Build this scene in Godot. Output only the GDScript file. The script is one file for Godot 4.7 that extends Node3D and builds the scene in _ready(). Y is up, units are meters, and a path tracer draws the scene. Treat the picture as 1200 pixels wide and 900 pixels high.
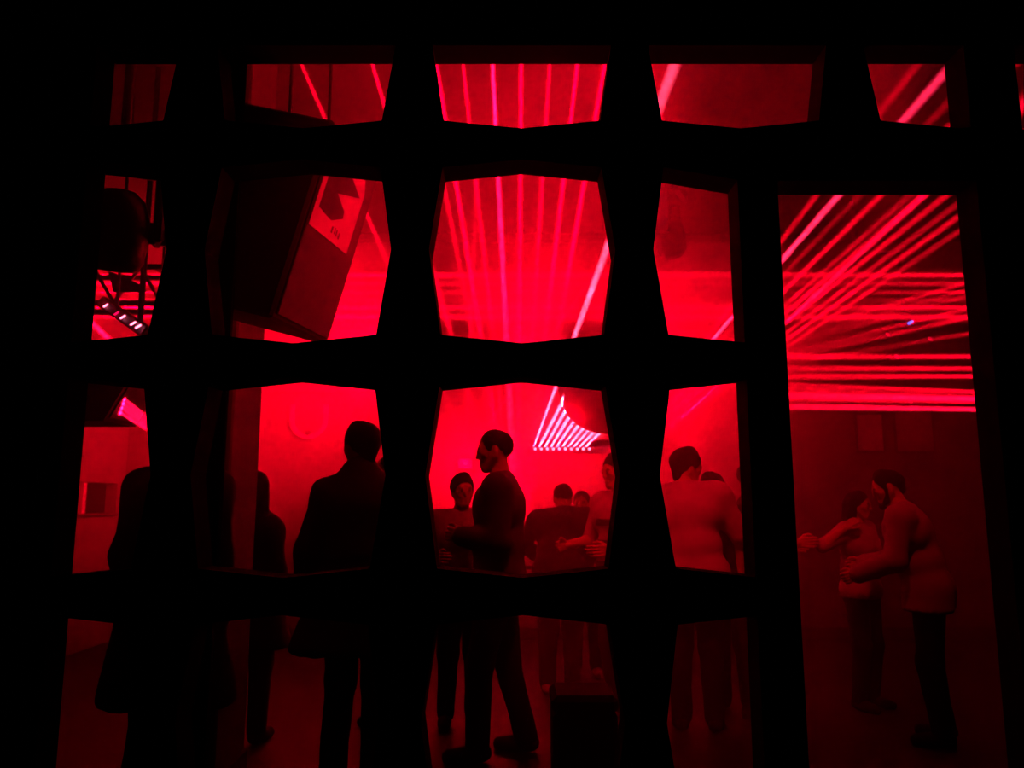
extends Node3D
# A haze-filled club room lit by red lasers, seen from the dark through a lattice screen and an open doorway.

const EYE := Vector3(0, 1.40, 0)
const TILT := 8.6            # degrees the camera looks up
const FOCAL := 900.0         # in pixels of the 1200 x 900 frame
const CEIL := 4.28
const FAR := 8.1             # far wall, metres from the camera
const LEFT := -4.05
const RIGHT := 6.0
const SCREEN := 2.40         # front of the lattice
const DEEP := 0.12           # its depth
const UNIT := 0.729          # lattice unit
const CX := 0.033            # centre of the middle opening

# laser light: [colour, strength at one metre]
const WHITE := [Color(1, 0.24, 0.38), 50000.0]
const HOT := [Color(1, 0.13, 0.3), 36000.0]
const PINK := [Color(1, 0.02, 0.18), 30000.0]
const RED := [Color(1, 0, 0.12), 18000.0]
const DIM := [Color(1, 0, 0.12), 9000.0]
const FAINT := [Color(1, 0, 0.12), 4500.0]

var M := {}
var numbers := {}
var head_mesh: ArrayMesh
var hand_meshes := {}
var hair_meshes := {}
var wrinkle := FastNoiseLite.new()

func _ready() -> void:
	set_view()
	materials()
	room()
	lattice()
	rig()
	furniture()
	lasers()
	people()

# ------------------------------------------------------------------ camera, light
func set_view() -> void:
	var cam := Camera3D.new()
	cam.name = "camera"
	cam.fov = rad_to_deg(2.0 * atan(450.0 / FOCAL))
	cam.position = EYE
	cam.rotation_degrees = Vector3(TILT, 0, 0)
	cam.near = 0.05
	add_child(cam)
	cam.current = true
	var env := Environment.new()
	env.background_mode = Environment.BG_COLOR
	env.background_color = Color(0, 0, 0)
	env.tonemap_mode = Environment.TONE_MAPPER_LINEAR
	env.tonemap_exposure = 1.0
	env.sdfgi_enabled = true
	env.ssao_enabled = true
	env.ssil_enabled = true
	env.volumetric_fog_enabled = true
	env.volumetric_fog_density = 0.0
	var we := WorldEnvironment.new()
	we.name = "environment"
	we.environment = env
	add_child(we)
	var fog := FogVolume.new()
	fog.name = "haze"
	fog.shape = RenderingServer.FOG_VOLUME_SHAPE_BOX
	fog.size = Vector3(RIGHT - LEFT + 0.1, CEIL + 0.1, FAR - 2.53 + 0.05)
	fog.position = Vector3((RIGHT + LEFT) / 2, CEIL / 2, -(FAR + 0.05 + 2.53) / 2)
	var fm := FogMaterial.new()
	fm.albedo = Color(0.95, 0.95, 0.95)
	fm.density = 0.17
	fog.material = fm
	fog.set_meta("kind", "stuff")
	fog.set_meta("label", "red stage haze filling the club room")
	fog.set_meta("category", "haze")
	add_child(fog)

func lamp(where: Vector3, energy: float, size: float, parent: Node3D, tint := Color(1, 0, 0.11)) -> void:
	var l := OmniLight3D.new()
	l.name = "unseen_glow"
	l.light_color = tint
	l.light_energy = energy
	l.light_size = size
	l.omni_range = 30
	l.omni_attenuation = 2
	l.shadow_enabled = true
	l.position = where
	parent.add_child(l, true)

func spot(where: Vector3, towards: Vector3, energy: float, angle: float, size: float, parent: Node3D, tint := Color(1, 0, 0.11)) -> void:
	var l := SpotLight3D.new()
	l.name = "unseen_glow_cone"
	l.light_color = tint
	l.light_energy = energy
	l.light_size = size
	l.spot_range = 30
	l.spot_attenuation = 2
	l.spot_angle = angle
	l.spot_angle_attenuation = 1.0
	l.shadow_enabled = true
	l.position = where
	parent.add_child(l, true)
	l.basis = Basis.looking_at(towards, Vector3.UP if absf(towards.normalized().y) < 0.99 else Vector3.RIGHT)

# an unseen stage can hanging from the ceiling, its light thrown along "towards"
func wash(label: String, where: Vector3, towards: Vector3, energy: float, angle: float) -> void:
	var t := thing("unseen_wash_light", label, "stage light", where, "unseen red wash lights under the ceiling")
	var xf := Transform3D(side_basis(towards), Vector3.ZERO)
	var st := begin()
	lathe(st, [[0.0, -0.26], [0.09, -0.25], [0.11, -0.18], [0.12, -0.02], [0.105, -0.02], [0.10, -0.06]], xf, 18)
	obj("can", st, M.black, t)
	st = begin()
	lathe(st, [[0.10, -0.055], [0.06, -0.04], [0.0, -0.034]], xf, 18)
	obj("lens_light", st, M.diode_red, t)
	st = begin()
	var back := xf * Vector3(0, -0.16, 0)
	tube(st, back + Vector3(0, 0.1, 0), Vector3(back.x, CEIL - where.y, back.z), 0.015, 0.015, 8)
	obj("hanging_pipe", st, M.metal, t)
	st = begin()
	tube(st, back + xf.basis.x * 0.125, back + xf.basis.x * 0.125 + Vector3(0, 0.14, 0), 0.010, 0.010, 8)
	tube(st, back - xf.basis.x * 0.125, back - xf.basis.x * 0.125 + Vector3(0, 0.14, 0), 0.010, 0.010, 8)
	tube(st, back + xf.basis.x * 0.125 + Vector3(0, 0.14, 0), back - xf.basis.x * 0.125 + Vector3(0, 0.14, 0), 0.010, 0.010, 8)
	obj("yoke", st, M.black, t)
	spot(Vector3.ZERO, towards, energy, angle, 0.09, t)

# a point on the sight line of a pixel, on the upright plane Z metres ahead
func at(x: float, y: float, z: float) -> Vector3:
	var t := deg_to_rad(TILT)
	var u := (x - 600.0) / FOCAL
	var v := (450.0 - y) / FOCAL
	var k := z / (cos(t) - v * sin(t))
	return EYE + Vector3(u, v * cos(t) + sin(t), v * sin(t) - cos(t)) * k

# where that sight line meets the height h
func at_height(x: float, y: float, h: float) -> Vector3:
	var d := at(x, y, 1.0) - EYE
	return EYE + d * ((h - EYE.y) / d.y)

# ------------------------------------------------------------------ materials
func plain(c: Color, rough: float, metal := 0.0) -> StandardMaterial3D:
	var m := StandardMaterial3D.new()
	m.albedo_color = c
	m.roughness = rough
	m.metallic = metal
	return m

func grained(a: Color, b: Color, rough: float, freq: float, scale: Vector3, relief := 0.0, sd := 1) -> StandardMaterial3D:
	var n := FastNoiseLite.new()
	n.seed = sd
	n.frequency = freq
	n.fractal_octaves = 5
	var t := NoiseTexture2D.new()
	t.width = 256
	t.height = 256
	t.seamless = true
	t.noise = n
	var g := Gradient.new()
	g.set_color(0, a)
	g.set_color(1, b)
	t.color_ramp = g
	var m := StandardMaterial3D.new()
	m.albedo_texture = t
	m.roughness = rough
	m.uv1_triplanar = true
	m.uv1_world_triplanar = true
	m.uv1_scale = scale
	if relief > 0.0:
		var h := NoiseTexture2D.new()
		h.width = 256
		h.height = 256
		h.seamless = true
		h.as_normal_map = true
		h.bump_strength = relief
		h.noise = n
		m.normal_enabled = true
		m.normal_texture = h
	return m

func beam_mat(r: float, g: float, b: float, power: float, alpha: float) -> StandardMaterial3D:
	var m := StandardMaterial3D.new()
	m.albedo_color = Color(0, 0, 0, alpha)
	m.transparency = BaseMaterial3D.TRANSPARENCY_ALPHA
	m.roughness = 1.0
	m.specular_mode = BaseMaterial3D.SPECULAR_DISABLED
	m.emission_enabled = true
	m.emission = Color(r, g, b)
	m.emission_energy_multiplier = power
	return m

func materials() -> void:
	M.timber = grained(Color(0.035, 0.032, 0.03), Color(0.06, 0.055, 0.05), 0.95, 0.03, Vector3(2.0, 0.4, 2.0), 0.0, 3)
	M.timber.metallic_specular = 0.15
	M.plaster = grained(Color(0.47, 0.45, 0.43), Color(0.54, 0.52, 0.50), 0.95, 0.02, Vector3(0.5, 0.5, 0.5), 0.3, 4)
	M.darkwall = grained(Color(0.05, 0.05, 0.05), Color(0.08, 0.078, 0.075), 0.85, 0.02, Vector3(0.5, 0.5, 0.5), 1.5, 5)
	M.ceiling = grained(Color(0.15, 0.15, 0.15), Color(0.21, 0.21, 0.21), 0.95, 0.02, Vector3(0.6, 0.6, 0.6), 0.5, 6)
	M.floor = grained(Color(0.11, 0.105, 0.1), Color(0.17, 0.165, 0.16), 0.5, 0.015, Vector3(0.4, 0.4, 0.4), 1.0, 7)
	M.pave = grained(Color(0.15, 0.15, 0.15), Color(0.22, 0.22, 0.22), 0.9, 0.03, Vector3(0.8, 0.8, 0.8), 2.0, 8)
	M.drape = grained(Color(0.05, 0.045, 0.045), Color(0.09, 0.08, 0.08), 0.95, 0.05, Vector3(2, 2, 2), 1.0, 9)
	M.cabinet = grained(Color(0.07, 0.07, 0.07), Color(0.1, 0.1, 0.1), 0.7, 0.2, Vector3(6, 6, 6), 3.0, 10)
	M.grille = grained(Color(0.12, 0.12, 0.12), Color(0.26, 0.26, 0.26), 0.6, 0.4, Vector3(8, 8, 8), 2.0, 11)
	M.black = plain(Color(0.09, 0.09, 0.09), 0.5)
	M.metal = plain(Color(0.3, 0.3, 0.31), 0.4, 0.8)
	M.alu = plain(Color(0.62, 0.62, 0.63), 0.4, 0.7)
	M.white = plain(Color(0.85, 0.84, 0.82), 0.6)
	M.glass = plain(Color(0.07, 0.07, 0.07), 0.5)
	M.glass.metallic_specular = 0.2
	M.leather = grained(Color(0.05, 0.05, 0.05), Color(0.08, 0.08, 0.08), 0.85, 0.2, Vector3(5, 5, 5), 2.0, 12)
	M.paper = grained(Color(0.76, 0.74, 0.7), Color(0.88, 0.86, 0.82), 0.8, 0.03, Vector3(2, 2, 2), 0.0, 13)
	M.globe = grained(Color(0.16, 0.15, 0.15), Color(0.22, 0.21, 0.2), 0.8, 0.05, Vector3(2, 2, 2), 0.0, 15)
	M.shade = grained(Color(0.3, 0.28, 0.27), Color(0.38, 0.36, 0.35), 0.8, 0.05, Vector3(2, 2, 2), 1.0, 14)
	M.skin = plain(Color(0.78, 0.58, 0.48), 0.55)
	M.skin.vertex_color_use_as_albedo = true
	M.hair = plain(Color(0.08, 0.055, 0.045), 0.85)
	M.hair_brown = plain(Color(0.22, 0.15, 0.1), 0.85)
	M.beam_haze = FogMaterial.new()  # extra haze added along each laser beam
	M.beam_haze.albedo = Color(0.97, 0.97, 0.97)
	M.beam_haze.density = 0.12
	M.diode = beam_mat(1.0, 0.42, 0.56, 9.0, 1.0)
	M.diode_red = beam_mat(1.0, 0.03, 0.3, 3.0, 1.0)
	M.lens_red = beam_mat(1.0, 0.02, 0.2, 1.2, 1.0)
	M.diode_blue = beam_mat(0.08, 0.42, 1.0, 4.0, 1.0)

# ------------------------------------------------------------------ mesh helpers
func numbered(called: String) -> String:
	var n: int = numbers.get(called, -1) + 1
	numbers[called] = n
	return called if n == 0 else "%s_%03d" % [called, n]

func tag(o: Node3D, label: String, category: String, group := "") -> Node3D:
	o.set_meta("label", label)
	o.set_meta("category", category)
	if group:
		o.set_meta("group", group)
	return o

func thing(called: String, label: String, category: String, where := Vector3.ZERO, group := "") -> Node3D:
	var o := Node3D.new()
	o.name = numbered(called)
	o.position = where
	add_child(o)
	return tag(o, label, category, group)

func begin() -> SurfaceTool:
	var st := SurfaceTool.new()
	st.begin(Mesh.PRIMITIVE_TRIANGLES)
	return st

func obj(called: String, st, m: Material, parent: Node3D = self) -> MeshInstance3D:
	var o := MeshInstance3D.new()
	if st is SurfaceTool:
		st.generate_normals()
		o.mesh = st.commit()
	else:
		o.mesh = st
	o.material_override = m
	o.name = numbered(called) if parent == self else called
	parent.add_child(o, true)
	return o

func struct(called: String, st, m: Material, parent: Node3D = self) -> MeshInstance3D:
	var o := obj(called, st, m, parent)
	o.set_meta("kind", "structure")
	return o

func quad(st: SurfaceTool, a: Vector3, b: Vector3, c: Vector3, d: Vector3) -> void:
	st.set_smooth_group(-1)
	for p in [a, b, c, a, c, d]:
		st.add_vertex(p)

# a box with chamfered upright and level edges
func box(st: SurfaceTool, c: Vector3, s: Vector3, b := Basis(), ch := 0.0) -> void:
	var h := s / 2
	var e := minf(ch, minf(h.x, minf(h.y, h.z)) * 0.6)
	if e <= 0.0:
		var v := []
		for i in 8:
			v.append(c + b * Vector3(h.x if i & 1 else -h.x, h.y if i & 2 else -h.y, h.z if i & 4 else -h.z))
		for f in [[4, 6, 7, 5], [1, 3, 2, 0], [5, 7, 3, 1], [0, 2, 6, 4], [6, 2, 3, 7], [0, 4, 5, 1]]:
			quad(st, v[f[0]], v[f[1]], v[f[2]], v[f[3]])
		return
	# hull of three slabs: faces, edge strips, corner triangles
	var sg := [-1.0, 1.0]
	for ax in 3:
		var u := (ax + 1) % 3
		var w := (ax + 2) % 3
		for k in sg:
			var q := []
			for t in [[-1, -1], [-1, 1], [1, 1], [1, -1]]:
				var p := Vector3.ZERO
				p[ax] = h[ax] * k
				p[u] = (h[u] - e) * t[0]
				p[w] = (h[w] - e) * t[1]
				q.append(c + b * p)
			if k < 0:
				q.reverse()
			quad(st, q[0], q[1], q[2], q[3])
		for k in sg:
			for l in sg:
				var q := []
				for t in [[0, -1], [0, 1], [1, 1], [1, -1]]:
					var p := Vector3.ZERO
					p[ax] = (h[ax] - e) * t[1]
					p[u] = k * (h[u] if t[0] == 0 else h[u] - e)
					p[w] = l * (h[w] - e if t[0] == 0 else h[w])
					q.append(c + b * p)
				if k * l < 0:
					q.reverse()
				quad(st, q[3], q[2], q[1], q[0])
	st.set_smooth_group(-1)
	for i in sg:
		for j in sg:
			for k in sg:
				var p1 := c + b * Vector3(i * h.x, j * (h.y - e), k * (h.z - e))
				var p2 := c + b * Vector3(i * (h.x - e), j * h.y, k * (h.z - e))
				var p3 := c + b * Vector3(i * (h.x - e), j * (h.y - e), k * h.z)
				var tri := [p1, p2, p3] if i * j * k < 0 else [p1, p3, p2]
				for p in tri:
					st.add_vertex(p)

func side_basis(d: Vector3) -> Basis:
	var y := d.normalized()
	var x := y.cross(Vector3.FORWARD if absf(y.z) < 0.9 else Vector3.RIGHT).normalized()
	return Basis(x, y, x.cross(y))

func tube(st: SurfaceTool, a: Vector3, b: Vector3, ra: float, rb: float, n := 10, caps := true) -> void:
	var bs := side_basis(b - a)
	for i in n:
		var t0 := TAU * i / n
		var t1 := TAU * (i + 1) / n
		var d0 := bs.x * cos(t0) + bs.z * sin(t0)
		var d1 := bs.x * cos(t1) + bs.z * sin(t1)
		st.set_smooth_group(1)
		for p in [a + d0 * ra, a + d1 * ra, b + d1 * rb, a + d0 * ra, b + d1 * rb, b + d0 * rb]:
			st.add_vertex(p)
		if caps:
			st.set_smooth_group(-1)
			for p in [a, a + d1 * ra, a + d0 * ra, b, b + d0 * rb, b + d1 * rb]:
				st.add_vertex(p)

# profile: [radius, height] pairs from below upwards, turned round the local y axis
func lathe(st: SurfaceTool, prof: Array, xf := Transform3D(), n := 20) -> void:
	st.set_smooth_group(1)
	for j in prof.size() - 1:
		for i in n:
			var t0 := TAU * i / n
			var t1 := TAU * (i + 1) / n
			var p := []
			for q in [[t0, j], [t1, j], [t1, j + 1], [t0, j + 1]]:
				p.append(xf * Vector3(cos(q[0]) * prof[q[1]][0], prof[q[1]][1], sin(q[0]) * prof[q[1]][0]))
			for k in [0, 1, 2, 0, 2, 3]:
				st.add_vertex(p[k])

# a flat outline given thickness from z0 to z1 (z0 > z1), through xf
func prism(st: SurfaceTool, poly: PackedVector2Array, z0: float, z1: float, xf := Transform3D()) -> void:
	var idx := Geometry2D.triangulate_polygon(poly)
	st.set_smooth_group(-1)
	for i in range(0, idx.size(), 3):
		for k in 3:
			var p := poly[idx[i + k]]
			st.add_vertex(xf * Vector3(p.x, p.y, z0))
		for k in [2, 1, 0]:
			var p := poly[idx[i + k]]
			st.add_vertex(xf * Vector3(p.x, p.y, z1))
	for i in poly.size():
		var p := poly[i]
		var q := poly[(i + 1) % poly.size()]
		quad(st, xf * Vector3(p.x, p.y, z0), xf * Vector3(p.x, p.y, z1), xf * Vector3(q.x, q.y, z1), xf * Vector3(q.x, q.y, z0))

# ------------------------------------------------------------------ the room
func slab(called: String, lo: Vector3, hi: Vector3, m: Material) -> void:
	var st := begin()
	box(st, (lo + hi) / 2, hi - lo)
	struct(called, st, m)

func room() -> void:
	var zf := -(SCREEN + DEEP)
	slab("floor", Vector3(LEFT - 0.2, -0.2, -FAR - 0.2), Vector3(RIGHT + 0.2, 0, -SCREEN), M.floor)
	slab("floor_forecourt", Vector3(LEFT - 0.2, -0.2, -SCREEN), Vector3(RIGHT + 0.2, 0, 3.0), M.pave)
	slab("ceiling", Vector3(LEFT - 0.2, CEIL, -FAR - 0.2), Vector3(RIGHT + 0.2, CEIL + 0.2, zf + 0.12), M.ceiling)
	# far wall with an added slot and laser booth that shape the beams
	var sl := at(660, 520, FAR)
	var sx0 := at(622, 520, FAR).x
	var sx1 := at(774, 520, FAR).x
	var sy0 := sl.y - 0.035
	var sy1 := sl.y + 0.045
	slab("wall_far", Vector3(LEFT - 0.2, 0, -FAR - 0.04), Vector3(sx0, CEIL, -FAR), M.plaster)
	slab("wall_far_below_added_slot", Vector3(sx0, 0, -FAR - 0.04), Vector3(sx1, sy0, -FAR), M.plaster)
	slab("wall_far_above_added_slot", Vector3(sx0, sy1, -FAR - 0.04), Vector3(sx1, CEIL, -FAR), M.plaster)
	slab("wall_far_right", Vector3(sx1, 0, -FAR - 0.04), Vector3(RIGHT + 0.2, CEIL, -FAR), M.plaster)
	slab("wall_added_booth_back", Vector3(-0.9, 0, -FAR - 1.7), Vector3(2.3, CEIL, -FAR - 1.6), M.darkwall)
	slab("wall_added_booth_left", Vector3(-0.9, 0, -FAR - 1.6), Vector3(-0.8, CEIL, -FAR - 0.04), M.darkwall)
	slab("wall_added_booth_right", Vector3(2.2, 0, -FAR - 1.6), Vector3(2.3, CEIL, -FAR - 0.04), M.darkwall)
	slab("ceiling_added_booth", Vector3(-0.9, CEIL, -FAR - 1.7), Vector3(2.3, CEIL + 0.1, -FAR - 0.2), M.darkwall)
	slab("floor_added_booth", Vector3(-0.9, -0.2, -FAR - 1.7), Vector3(2.3, 0, -FAR - 0.2), M.pave)
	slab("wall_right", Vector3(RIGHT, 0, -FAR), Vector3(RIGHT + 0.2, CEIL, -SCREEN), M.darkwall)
	# left wall with a long low window in it
	var w0 := 1.25
	var w1 := 1.57
	var n0 := -6.6
	var n1 := -7.95
	slab("wall_left", Vector3(LEFT - 0.2, 0, n0), Vector3(LEFT, CEIL, -SCREEN), M.plaster)
	slab("wall_left_below", Vector3(LEFT - 0.2, 0, n1), Vector3(LEFT, w0, n0), M.plaster)
	slab("wall_left_above", Vector3(LEFT - 0.2, w1, n1), Vector3(LEFT, CEIL, n0), M.plaster)
	slab("wall_left_end", Vector3(LEFT - 0.2, 0, -FAR), Vector3(LEFT, CEIL, n1), M.plaster)
	var st := begin()
	box(st, Vector3(LEFT - 0.12, (w0 + w1) / 2, (n0 + n1) / 2), Vector3(0.012, w1 - w0, n0 - n1))
	var pane := struct("window_1", st, M.glass)
	st = begin()
	box(st, Vector3(LEFT - 0.06, (w0 + w1) / 2, -7.38), Vector3(0.10, w1 - w0, 0.06), Basis(), 0.006)
	obj("mullion", st, M.white, pane)
	st = begin()
	box(st, Vector3(LEFT - 0.04, w0 + 0.012, (n0 + n1) / 2), Vector3(0.18, 0.024, n0 - n1), Basis(), 0.006)
	obj("window_sill", st, M.shade, pane)
	# front wall around the lattice and the doorway
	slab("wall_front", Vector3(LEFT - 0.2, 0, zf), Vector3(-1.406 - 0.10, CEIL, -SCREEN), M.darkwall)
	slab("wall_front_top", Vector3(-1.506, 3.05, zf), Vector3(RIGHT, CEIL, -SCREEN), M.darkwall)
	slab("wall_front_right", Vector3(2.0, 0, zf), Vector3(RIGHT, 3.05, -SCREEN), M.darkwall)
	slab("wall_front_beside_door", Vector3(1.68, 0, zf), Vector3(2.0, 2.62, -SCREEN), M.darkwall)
	# the dark side the camera stands on
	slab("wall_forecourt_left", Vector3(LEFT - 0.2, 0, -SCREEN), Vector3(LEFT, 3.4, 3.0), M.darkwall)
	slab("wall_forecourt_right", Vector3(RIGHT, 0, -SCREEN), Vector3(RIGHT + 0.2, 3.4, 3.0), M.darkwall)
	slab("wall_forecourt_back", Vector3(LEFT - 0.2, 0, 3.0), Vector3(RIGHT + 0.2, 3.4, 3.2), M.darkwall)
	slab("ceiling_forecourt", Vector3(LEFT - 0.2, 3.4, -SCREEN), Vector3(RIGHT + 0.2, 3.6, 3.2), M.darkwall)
	# moulding on the far wall, left half, and the ceiling line
	st = begin()
	box(st, Vector3((LEFT - 1.05) / 2, 2.56, -FAR + 0.03), Vector3(-1.05 - LEFT, 0.07, 0.06), Basis(), 0.012)
	struct("trim_1", st, M.plaster)
	st = begin()
	box(st, Vector3((LEFT + RIGHT) / 2, CEIL - 0.05, -FAR + 0.04), Vector3(RIGHT - LEFT, 0.10, 0.08), Basis(), 0.02)
	struct("trim_2", st, M.shade)
	st = begin()
	box(st, Vector3((LEFT + RIGHT) / 2, 0.06, -FAR + 0.012), Vector3(RIGHT - LEFT, 0.12, 0.024), Basis(), 0.006)
	struct("baseboard_far", st, M.darkwall)

# ------------------------------------------------------------------ the lattice
func lattice() -> void:
	var z0 := -SCREEN
	var z1 := -(SCREEN + DEEP)
	var rows := [0.0175, 0.7465, 1.4755, 2.2045, 2.9335]
	var top := 2.925
	var left := -1.406
	var right := 0.743
	var t := thing("lattice_screen", "tall dark timber lattice screen with barrel-shaped openings beside the doorway", "screen", Vector3.ZERO)
	# upright members: narrow at the middle of each opening, wide where the rails cross
	for i in 4:
		var x: float = CX + (i - 1.5) * UNIT
		var from := 0 if i < 3 else 4
		var pl := PackedVector2Array()
		var rightside := PackedVector2Array()
		var low := 0.0 if i < 3 else 2.44
		rightside.append(Vector2(x + 0.0625 if i < 3 else x + 0.1025, low))
		for k in range(from, 5):
			var cy: float = rows[k]
			if cy - 0.2825 > low:
				rightside.append(Vector2(x + 0.1025, cy - 0.2825))
			if cy > low + 0.02 and cy < top:
				rightside.append(Vector2(x + 0.0615, cy))
			if cy + 0.2825 < top:
				rightside.append(Vector2(x + 0.1025, cy + 0.2825))
		rightside.append(Vector2(x + 0.0620, top))
		for k in rightside.size():
			pl.append(rightside[k])
		for k in range(rightside.size() - 1, -1, -1):
			pl.append(Vector2(2 * x - rightside[k].x, rightside[k].y))
		var st := begin()
		prism(st, pl, z0, z1)
		obj("stile", st, M.timber, t)
	# rails between the uprights
	for k in 4:
		var cy: float = (rows[k] + rows[k + 1]) / 2
		for i in range(-2, 3):
			var x: float = CX + i * UNIT
			if k < 3 and i > 1:
				continue
			var lo := maxf(x - 0.262, left)
			var hi := minf(x + 0.262, right if k < 3 else 1.53)
			var top_e := PackedVector2Array()
			var bot_e := PackedVector2Array()
			var pts := [[lo, half(lo - x)]]
			if lo < x and hi > x:
				pts.append([x, 0.0545])
			pts.append([hi, half(hi - x)])
			for p in pts:
				top_e.append(Vector2(p[0], cy + p[1]))
				bot_e.append(Vector2(p[0], cy - p[1]))
			if k == 3 and i > 0:   # over the doorway the rail is also the door head
				bot_e.clear()
				for p in pts:
					bot_e.append(Vector2(p[0], 2.44 if p[0] > 0.743 or i > 1 else cy - p[1]))
			bot_e.reverse()
			var pl := top_e
			pl.append_array(bot_e)
			var st := begin()
			prism(st, pl, z0, z1)
			obj("rail", st, M.timber, t)
	# frame: jambs, head, sill
	var posts := [[left - 0.10, left, 0.0, 3.05], [right, 0.874, 0.0, 2.51], [1.53, 1.70, 0.0, 3.05]]
	for p in posts:
		var st := begin()
		box(st, Vector3((p[0] + p[1]) / 2, (p[2] + p[3]) / 2, (z0 + z1) / 2), Vector3(p[1] - p[0], p[3] - p[2], DEEP + 0.012), Basis(), 0.008)
		obj("post", st, M.timber, t)
	var st := begin()
	box(st, Vector3((left + 2.0) / 2, (top + 3.05) / 2, (z0 + z1) / 2), Vector3(2.0 - left, 3.05 - top, DEEP + 0.006), Basis(), 0.006)
	obj("head_beam", st, M.timber, t)
	st = begin()
	box(st, Vector3((left + right) / 2, 0.02, (z0 + z1) / 2), Vector3(right - left, 0.04, DEEP + 0.006), Basis(), 0.006)
	obj("sill", st, M.timber, t)

func half(dx: float) -> float:
	return lerpf(0.0545, 0.082, clampf(absf(dx) / 0.262, 0, 1))

# ------------------------------------------------------------------ hanging things
func moving_head(label: String, centre: Vector3, s: float, turn: float, tip: float, group: String) -> void:
	var t := thing("moving_head_light", label, "stage light", centre, group)
	var up := CEIL - centre.y
	var st := begin()   # pipe to the ceiling and clamp
	tube(st, Vector3(0, 0.42 * s, 0), Vector3(0, up, 0), 0.022, 0.022, 10)
	obj("hanging_pipe", st, M.metal, t)
	st = begin()
	box(st, Vector3(0, 0.36 * s, 0), Vector3(0.34, 0.14, 0.26) * s, Basis(Vector3.UP, turn), 0.03 * s)
	obj("base", st, M.black, t)
	for k in [-1, 1]:
		st = begin()
		var bs := Basis(Vector3.UP, turn)
		box(st, bs * Vector3(0.165 * k, 0.13, 0) * s, Vector3(0.045, 0.36, 0.12) * s, bs, 0.015 * s)
		tube(st, bs * Vector3(0.12 * k, 0, 0) * s, bs * Vector3(0.205 * k, 0, 0) * s, 0.05 * s, 0.05 * s, 14)
		obj("yoke_arm", st, M.black, t)
	var xf := Transform3D(Basis(Vector3.UP, turn) * Basis(Vector3.RIGHT, tip), Vector3.ZERO)
	st = begin()
	lathe(st, [[0.0, -0.19 * s], [0.085 * s, -0.185 * s], [0.115 * s, -0.15 * s], [0.13 * s, -0.05 * s], [0.128 * s, 0.05 * s], [0.105 * s, 0.13 * s], [0.06 * s, 0.17 * s], [0.0, 0.18 * s]], xf, 20)
	var hd := obj("lamp_head", st, M.black, t)
	st = begin()
	lathe(st, [[0.0, -0.194 * s], [0.08 * s, -0.19 * s], [0.08 * s, -0.18 * s]], xf, 20)
	obj("lens", st, M.glass, hd)

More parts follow.
